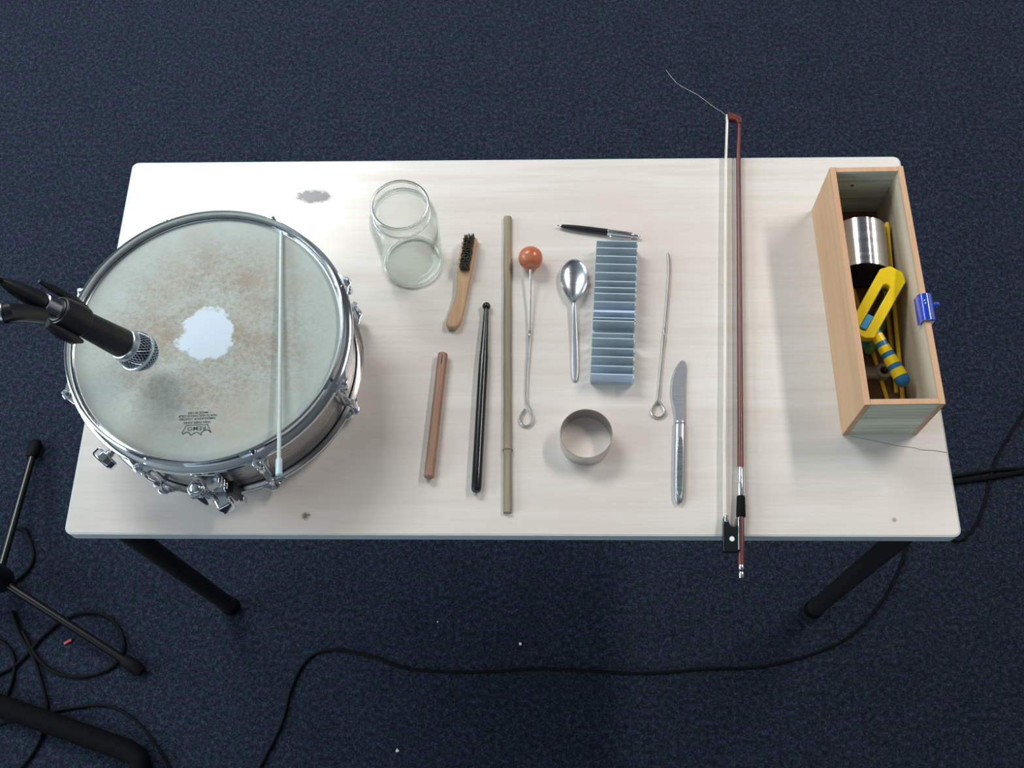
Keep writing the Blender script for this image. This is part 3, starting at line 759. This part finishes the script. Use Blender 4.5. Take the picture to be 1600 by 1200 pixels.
hh = MB().prism([(x - o3.x, y - o3.y) for x, y in head], .0075 - .0046, .0075 + .0046).build('tip_head', M['bow_wood'], t, bevel=.0010)
MB().box((.3375 - o3.x, .3680 - o3.y, .0075), (.0016, .0140, .0094)).build('tip_plate', M['pearl'], hh, bevel=.0004)
frog = [(.2834, -.3248), (.2846, -.3060), (.2858, -.2900), (.2874, -.2772), (.2925, -.2772), (.2935, -.2850), (.2952, -.2905), (.2985, -.2922), (.3015, -.2905), (.3030, -.2850), (.3040, -.2795), (.3066, -.2790), (.3055, -.2950), (.3034, -.3247)]
fg = MB().prism([(x - o3.x, y - o3.y) for x, y in frog], .0075 - .0062, .0075 + .0062).build('frog', M['ebony'], t, bevel=.0009)
MB().cyl((.2958 - o3.x, -.3085 - o3.y, .0130), (.2958 - o3.x, -.3085 - o3.y, .0142), .0033, seg=24).build('pearl_eye', M['pearl'], fg)
MB().box((.2905 - o3.x, -.2805 - o3.y, .0075), (.0052, .0100, .0136), -.06).build('ferrule', M['silver'], fg, bevel=.0014)
MB().box((.3052 - o3.x, -.3010 - o3.y, .0075), (.0012, .0440, .0128), -.062).build('slide_plate', M['silver'], fg, bevel=.0003)
def along(y0, y1, r0, r1, nm, mat, seg=20):
    def xs(y):
        for (xa, ya), (xb, yb) in zip(stick, stick[1:]):
            if yb <= y <= ya: return xa + (xb - xa) * (ya - y) / (ya - yb)
        return stick[-1][0] + (stick[-1][1] - y) * -.065
    q0, q1 = Vector((xs(y0), y0, zs)) - o3, Vector((xs(y1), y1, zs)) - o3
    return MB().lathe([(r0 * .93, 0), (r0, .0008), (r1, (q1 - q0).length - .0008), (r1 * .93, (q1 - q0).length)], seg, frame(q0, q1 - q0)).build(nm, mat, t)
w_ = along(-.2080, -.2500, .0047, .0047, 'winding', M['silver'])
b = MB()
for q in range(30):
    y = -.209 - q * .00135; x = .3159 - (-.2082 - y) * .0714 - o3.x
    b.lathe([(.0046, -.0005), (.0050, 0), (.0046, .0005)], 16, frame((x, y, .0075), (-.071, -1, 0)), caps=False)
wt = b.build('winding_turns', M['silver'], w_); wt['kind'] = 'stuff'
along(-.2485, -.2770, .0056, .0063, 'thumb_grip', M['rubber'])
along(-.3420, -.3475, .0040, .0040, 'button', M['silver']); along(-.3475, -.3515, .0039, .0039, 'button_band', M['ebony']); along(-.3515, -.3590, .0040, .0034, 'button', M['silver'])

# ------------------------------------------------------------------ wooden box and what is in it
BX = Vector((.5085, .0240, TZ)); BR = .012
t = thing('wooden_box', 'open narrow wooden box with tan sides full of odds and ends', 'box', BX, BR)
bw, blen, bh_, th_ = .1030, .3640, .1100, .0080
for sx in (-1, 1):
    pn = MB().box((sx * (bw / 2 - th_ / 2), 0, bh_ / 2 - .0005), (th_, blen, bh_ - .001)).build('side_board', M['box_side'], t, bevel=.0008)
    MB().box((sx * (bw / 2 - th_), 0, bh_ / 2 - .0005), (.0008, blen - .002, bh_ - .004)).build('inner_face', M['box_inner'], pn)
    MB().box((sx * (bw / 2 - th_ / 2), 0, bh_ - .0002), (th_ - .0008, blen - .001, .0012)).build('top_edge', M['box_top'], pn)
for sy in (-1, 1):
    pn = MB().box((0, sy * (blen / 2 - th_ / 2 - .0006), bh_ / 2 - .0008), (bw - 2 * th_, th_, bh_ - .0016)).build('end_board', M['box_end'], t, bevel=.0006)
    MB().box((0, sy * (blen / 2 - th_ / 2 - .0006), bh_ - .0008), (bw - 2 * th_, th_ - .0008, .0014)).build('top_edge', M['box_top'], pn)
MB().box((0, 0, .0035), (bw - 2 * th_, blen - 2 * th_, .006)).build('base_board', M['box_base'], t)
MB().cyl((-.012, blen / 2 - th_ - .0012, .076), (-.012, blen / 2 - th_ + .002, .076), .0026, seg=14).build('wood_knot', M['box_base'], t)

FZ = TZ + .0068
# steel sleeve lying on its side
t = thing('steel_sleeve', 'polished steel sleeve lying on its side in the wooden box', 'sleeve', (.5045, .1040, FZ))
b = MB(); N = 72; prof = []
vs = []; fs = []
R_ = .0370; yy0, yy1 = -.0375, .0375
for rr in (R_, R_ - .0010):
    for k in range(N):
        a = 2 * PI * k / N
        # pressed groove just past the crown
        da = math.degrees((a - math.radians(78) + PI) % (2 * PI) - PI)
        g_ = .0018 * math.exp(-(da / 3.2) ** 2)
        for y in (yy0, yy1): vs.append(((rr - g_) * math.cos(a), y, R_ + .0002 + (rr - g_) * math.sin(a)))
for k in range(N):
    j = (k + 1) % N; o0, o1 = 2 * k, 2 * j; i0, i1 = 2 * N + 2 * k, 2 * N + 2 * j
    fs += [(o0, o1, o1 + 1, o0 + 1), (i1, i0, i0 + 1, i1 + 1), (o1, o0, i0, i1), (o0 + 1, o1 + 1, i1 + 1, i0 + 1)]
b.add(vs, fs).build('sleeve_wall', M['bright_steel'], t, angle=40)
MB().lathe([(R_ - .0042, -.0368), (R_ - .0034, -.0368), (R_ - .0034, .0368), (R_ - .0042, .0368)], 48, frame((0, 0, R_ + .0002), (0, 1, 0)), loop=True).build('inner_layer', M['sleeve_shade'], t); t.rotation_euler = (0, 0, -.05)  # added dark tube that paints the shaded interior; the sleeve is bare steel

def stick_thing(label, p, q, r):
    p, q = Vector(p), Vector(q)
    o = thing('yellow_stick', label, 'stick', p, 0, 'yellow sticks in the wooden box')
    d = q - p
    MB().lathe([(r * .8, 0), (r, .0006), (r, d.length - .0006), (r * .8, d.length)], 12, frame((0, 0, 0), d)).build('shaft', M['yellow_stick'], o, angle=25)
    MB().lathe([(r * .78, 0), (r * .5, .0003)], 12, frame(d, d)).build('end_face', M['box_top'], o)
stick_thing('long yellow stick leaning along the box wall nearest the blue clip', (.5430, .1460, TZ + .058), (.5435, -.1380, TZ + .0112), .0030)
stick_thing('short yellow stick lying on the box floor under the grey metal socket', (.4985, .0640, FZ + .0032), (.5290, -.1400, FZ + .0032), .0028)
stick_thing('second yellow stick running under the striped toy handle', (.5400, .0560, FZ + .014), (.5380, -.1000, FZ + .0040), .0029)

# yellow and blue toy
A_ = Vector((.5345, .0520, .812)); B_ = Vector((.4860, -.0270, .790))
t = thing('toy_clapper', 'yellow plastic toy with a blue and yellow striped handle in the box', 'toy', B_)
e1 = (A_ - B_).normalized(); e2 = Vector((e1.y, -e1.x, 0)).normalized(); e3 = e1.cross(e2).normalized()
if e3.z < 0: e2 = -e2; e3 = e1.cross(e2).normalized()
TM = Matrix((( e1.x, e2.x, e3.x, 0), (e1.y, e2.y, e3.y, 0), (e1.z, e2.z, e3.z, 0), (0, 0, 0, 1)))
Lt = (A_ - B_).length
def hexo(x0, x1, w, c): return [(x0, -w + c), (x0 + c * .6, -w), (x1 - c, -w), (x1, -w + c), (x1, w - c), (x1 - c, w), (x0 + c * .6, w), (x0, w - c)]
MB().ringprism(hexo(-.006, Lt + .006, .0190, .010), hexo(.002, Lt - .020, .0052, .003), -.0100, .0110, TM).build('frame', M['yellow'], t, bevel=.0012)
MB().ringprism(hexo(.000, Lt - .018, .0056, .003), hexo(.003, Lt - .022, .0042, .002), -.0095, -.002, TM).build('inner_layer', M['green'], t)
MB().box((.016, .0, .002), (.022, .0100, .014), M=TM).build('clapper_block', M['light_blue'], t, bevel=.0015)
MB().box((.0, .0, -.0105), (.026, .030, .004), M=TM).build('hinge_plate', M['blue'], t, bevel=.001)
H0 = Vector((.5045, -.0230, .792)) - B_; H1 = Vector((.5375, -.1060, .790)) - B_
hd_ = H1 - H0; HL = hd_.length; HF = frame(H0, hd_)
segs = [(0, .10, 'blue'), (.10, .23, 'yellow'), (.23, .31, 'blue'), (.31, .42, 'yellow'), (.42, .50, 'blue'), (.50, .63, 'yellow'), (.63, .71, 'blue'), (.71, .84, 'yellow')]
hr = lambda s_: .0078 + .0026 * s_
for a, c, m_ in segs:
    MB().lathe([(hr(a), a * HL), (hr(c), c * HL)], 28, HF).build('handle_ring', M[m_], t)
MB().lathe([(hr(.84), .84 * HL), (hr(.9), .90 * HL), (.0090, .95 * HL), (.0066, .985 * HL), (.003, HL), (0, 1.003 * HL)], 28, HF, caps=False).build('handle_tip', M['blue'], t)

# grey metal socket
t = thing('metal_socket', 'grey cast metal socket lying across the floor of the box', 'socket', (.5020, -.0720, FZ + .0068))
MB().lathe([(.0080, -.026), (.0092, -.0255), (.0092, .008), (.0098, .012), (.0080, .0125)], 24, frame((0, 0, .0034), (1, .03, .0))).build('barrel', M['pewter'], t)
MB().ringprism([(.0185 + .0106 * math.cos(2 * PI * k / 28), .0106 * math.sin(2 * PI * k / 28)) for k in range(28)], [(.0185 + .0056 * math.cos(2 * PI * k / 28), .0056 * math.sin(2 * PI * k / 28)) for k in range(28)], -.0040, .0125).build('eye', M['pewter'], t, bevel=.001)
b = MB()
for k in range(22):
    a = 2 * PI * k / 22; b.box((.0185 + .0107 * math.cos(a), .0107 * math.sin(a), .0105), (.0014, .0016, .0036), a)
kt = b.build('knurling', M['pewter'], t); kt['kind'] = 'stuff'

t = tag(MB().ball((0, 0, 0), .0095, 24, 14, (1, 1.5, .8)).build('green_capsule', M['green']), 'small green plastic capsule half hidden under the yellow toy', 'capsule'); t.location = (.5075, -.0290, FZ + .0078)
t = tag(MB().box((0, 0, 0), (.020, .064, .004)).box((0, .026, .003), (.016, .008, .006)).build('green_peg', M['green'], bevel=.001), 'flat yellow-green plastic peg below the toy frame', 'peg'); t.location = (.5270, .0050, FZ + .0036); t.rotation_euler = (0, 0, -.5)

# blue plastic clip over the box wall
t = thing('blue_clip', 'translucent blue plastic clip hooked over the wall of the box', 'clip', (.5560, -.0195, TZ + bh_))
pr = [(-.0078, -.014), (-.0078, -.001), (-.0064, .0030), (-.0030, .0052), (.0020, .0060), (.0070, .0050), (.0104, .0026), (.0118, -.001), (.0122, -.030), (.0105, -.030), (.0098, .0006), (.0088, .0017), (-.0052, .0017), (-.0060, .0008), (-.0062, -.014)]
b = MB(); n = len(pr); vs = [(x, -.0195, z) for x, z in pr] + [(x, .0195, z) for x, z in pr]
b.add(vs, [tuple(range(n)), tuple(reversed(range(n, 2 * n)))] + [(i, n + i, n + (i + 1) % n, (i + 1) % n) for i in range(n)])
b.build('saddle', M['blue_clear'], t, angle=50)
MB().tube([(.0118, .004, -.002), (.0150, .005, .0005), (.0180, .006, -.001), (.0195, .0065, -.008)], [.0034, .0036, .0030, .0022], 12, sub=3).build('hook', M['blue_clear'], t)
for x, y in ((-.0010, .0085), (-.0005, .0045)):
    MB().ball((x, y, .0058), .0014, 10, 8).build('rivet', M['silver'], t)

# ------------------------------------------------------------------ things on the carpet
def cable(label, pts, r, sub=8):
    o3 = Vector((pts[0][0], pts[0][1], 0))
    P = [Vector((p[0], p[1], p[2] if len(p) > 2 else r + .0006)) - o3 for p in pts]
    o = tag(MB().tube(P, r, 8, sub=sub).build('floor_cable', M['rubber']), label, 'cable', 'cables on the carpet'); o.location = o3; return o
cable('long thin black cable snaking across the carpet in front of the table', [(-.5300, -.640), (-.4925, -.5585), (-.4577, -.4769), (-.4453, -.4111), (-.4188, -.3558), (-.3694, -.3369), (-.2922, -.3488), (-.2149, -.3729), (-.0763, -.3781), (.0489, -.3711), (.2358, -.3783), (.3604, -.3690), (.4848, -.3621), (.6123, -.3246), (.6797, -.2808), (.7308, -.2237), (.7630, -.1720), (.7869, -.1194), (.80, -.075), (.83, -.065), (.8650, -.095), (.8925, -.1123), (.9307, -.0788), (.9591, -.0245), (.9777, .0240), (1.0019, .0732), (1.0545, .1451), (1.0893, .1891), (1.16, .27)], .0028)
cable('thick black cable running off under the end of the table', [(.70, -.02), (.80, -.01), (.8600, .004), (.9157, .0141), (.9803, .0230), (1.0616, .0370), (1.20, .055)], .0052)
cable('thin black cable lying beside the thick one at the table end', [(.74, .02), (.83, .010), (.9000, .0245), (.9500, .0330), (1.0000, .0400), (1.07, .046), (1.20, .075)], .0036)
cable('black cable looped round the tip of the stand leg', [(-1.0007, -.3030), (-.9570, -.3594), (-.9133, -.3863), (-.8609, -.3921), (-.8122, -.3770), (-.7890, -.3458), (-.7977, -.3082), (-.8289, -.2765), (-.8699, -.2664), (-.9140, -.2769), (-.955, -.312), (-1.00, -.37), (-1.06, -.40)], .0036)
cable('black cable curving from the stand toward the bent black frame', [(-1.03, -.265, .004), (-1.0034, -.3120), (-.9680, -.3560), (-.9349, -.4207), (-.9220, -.4569), (-.9266, -.5161), (-.9560, -.5670), (-1.02, -.62)], .0038)
cable('black cable bowed beside the upright stand leg', [(-1.06, -.09), (-1.0400, -.0950), (-1.0254, -.1118), (-1.0079, -.1525), (-1.018, -.185), (-1.05, -.215)], .0036)
cable('black cable strand crossing the corner behind the stand foot', [(-1.12, -.30), (-1.0398, -.3249), (-1.0063, -.3597), (-1.0038, -.4152), (-1.02, -.46), (-1.06, -.50)], .0034)
cable('faint black cable arching past the end of the bent frame', [(-1.04, -.49), (-.95, -.468), (-.8622, -.4504), (-.7995, -.4475), (-.7449, -.4742), (-.6922, -.5237), (-.650, -.585), (-.62, -.66)], .0026)

t = thing('bent_frame', 'black bent steel tube frame lying in the bottom corner', 'metal frame', (-.86, -.49, 0))
o3 = Vector((-.86, -.49, 0))
MB().tube([Vector(p) - o3 for p in ((-1.16, -.406, .021), (-1.009, -.450, .021), (-.876, -.490, .021), (-.745, -.530, .021), (-.722, -.542, .021), (-.714, -.562, .021), (-.712, -.640, .021), (-.715, -.80, .021))], .0205, 18).build('tube', M['matte_black'], t, angle=60)
MB().tube([Vector(p) - o3 for p in ((-.715, -.795, .021), (-.715, -.83, .021))], .0215, 18).build('end_plug', M['rubber'], t)

def scrap(label, xy, s, mat, cat='scrap'):
    b = MB(); n = 7; out = [(s * random.uniform(.6, 1.1) * math.cos(2 * PI * k / n), s * random.uniform(.5, 1.2) * math.sin(2 * PI * k / n)) for k in range(n)]
    o = tag(b.prism(out, .001, .0032).build('paper_scrap', mat, bevel=.0004), label, cat, 'scraps on the carpet'); o.location = (xy[0], xy[1], 0)
scrap('tiny white scrap on the carpet nearest the bottom of the picture', (-.2312, -.5247), .0040, M['paper'])
scrap('tiny white scrap on the carpet just beyond the long cable', (.0021, -.3226), .0034, M['paper'])
scrap('faint white speck on the carpet near the table edge', (-.1635, -.2808), .0018, M['paper'])
o = tag(MB().box((0, 0, .0025), (.0165, .0055, .004), .55).build('red_scrap', M['red'], bevel=.0008), 'small red plastic bit on the carpet inside a cable loop', 'scrap'); o.location = (-.9048, -.3244, 0)
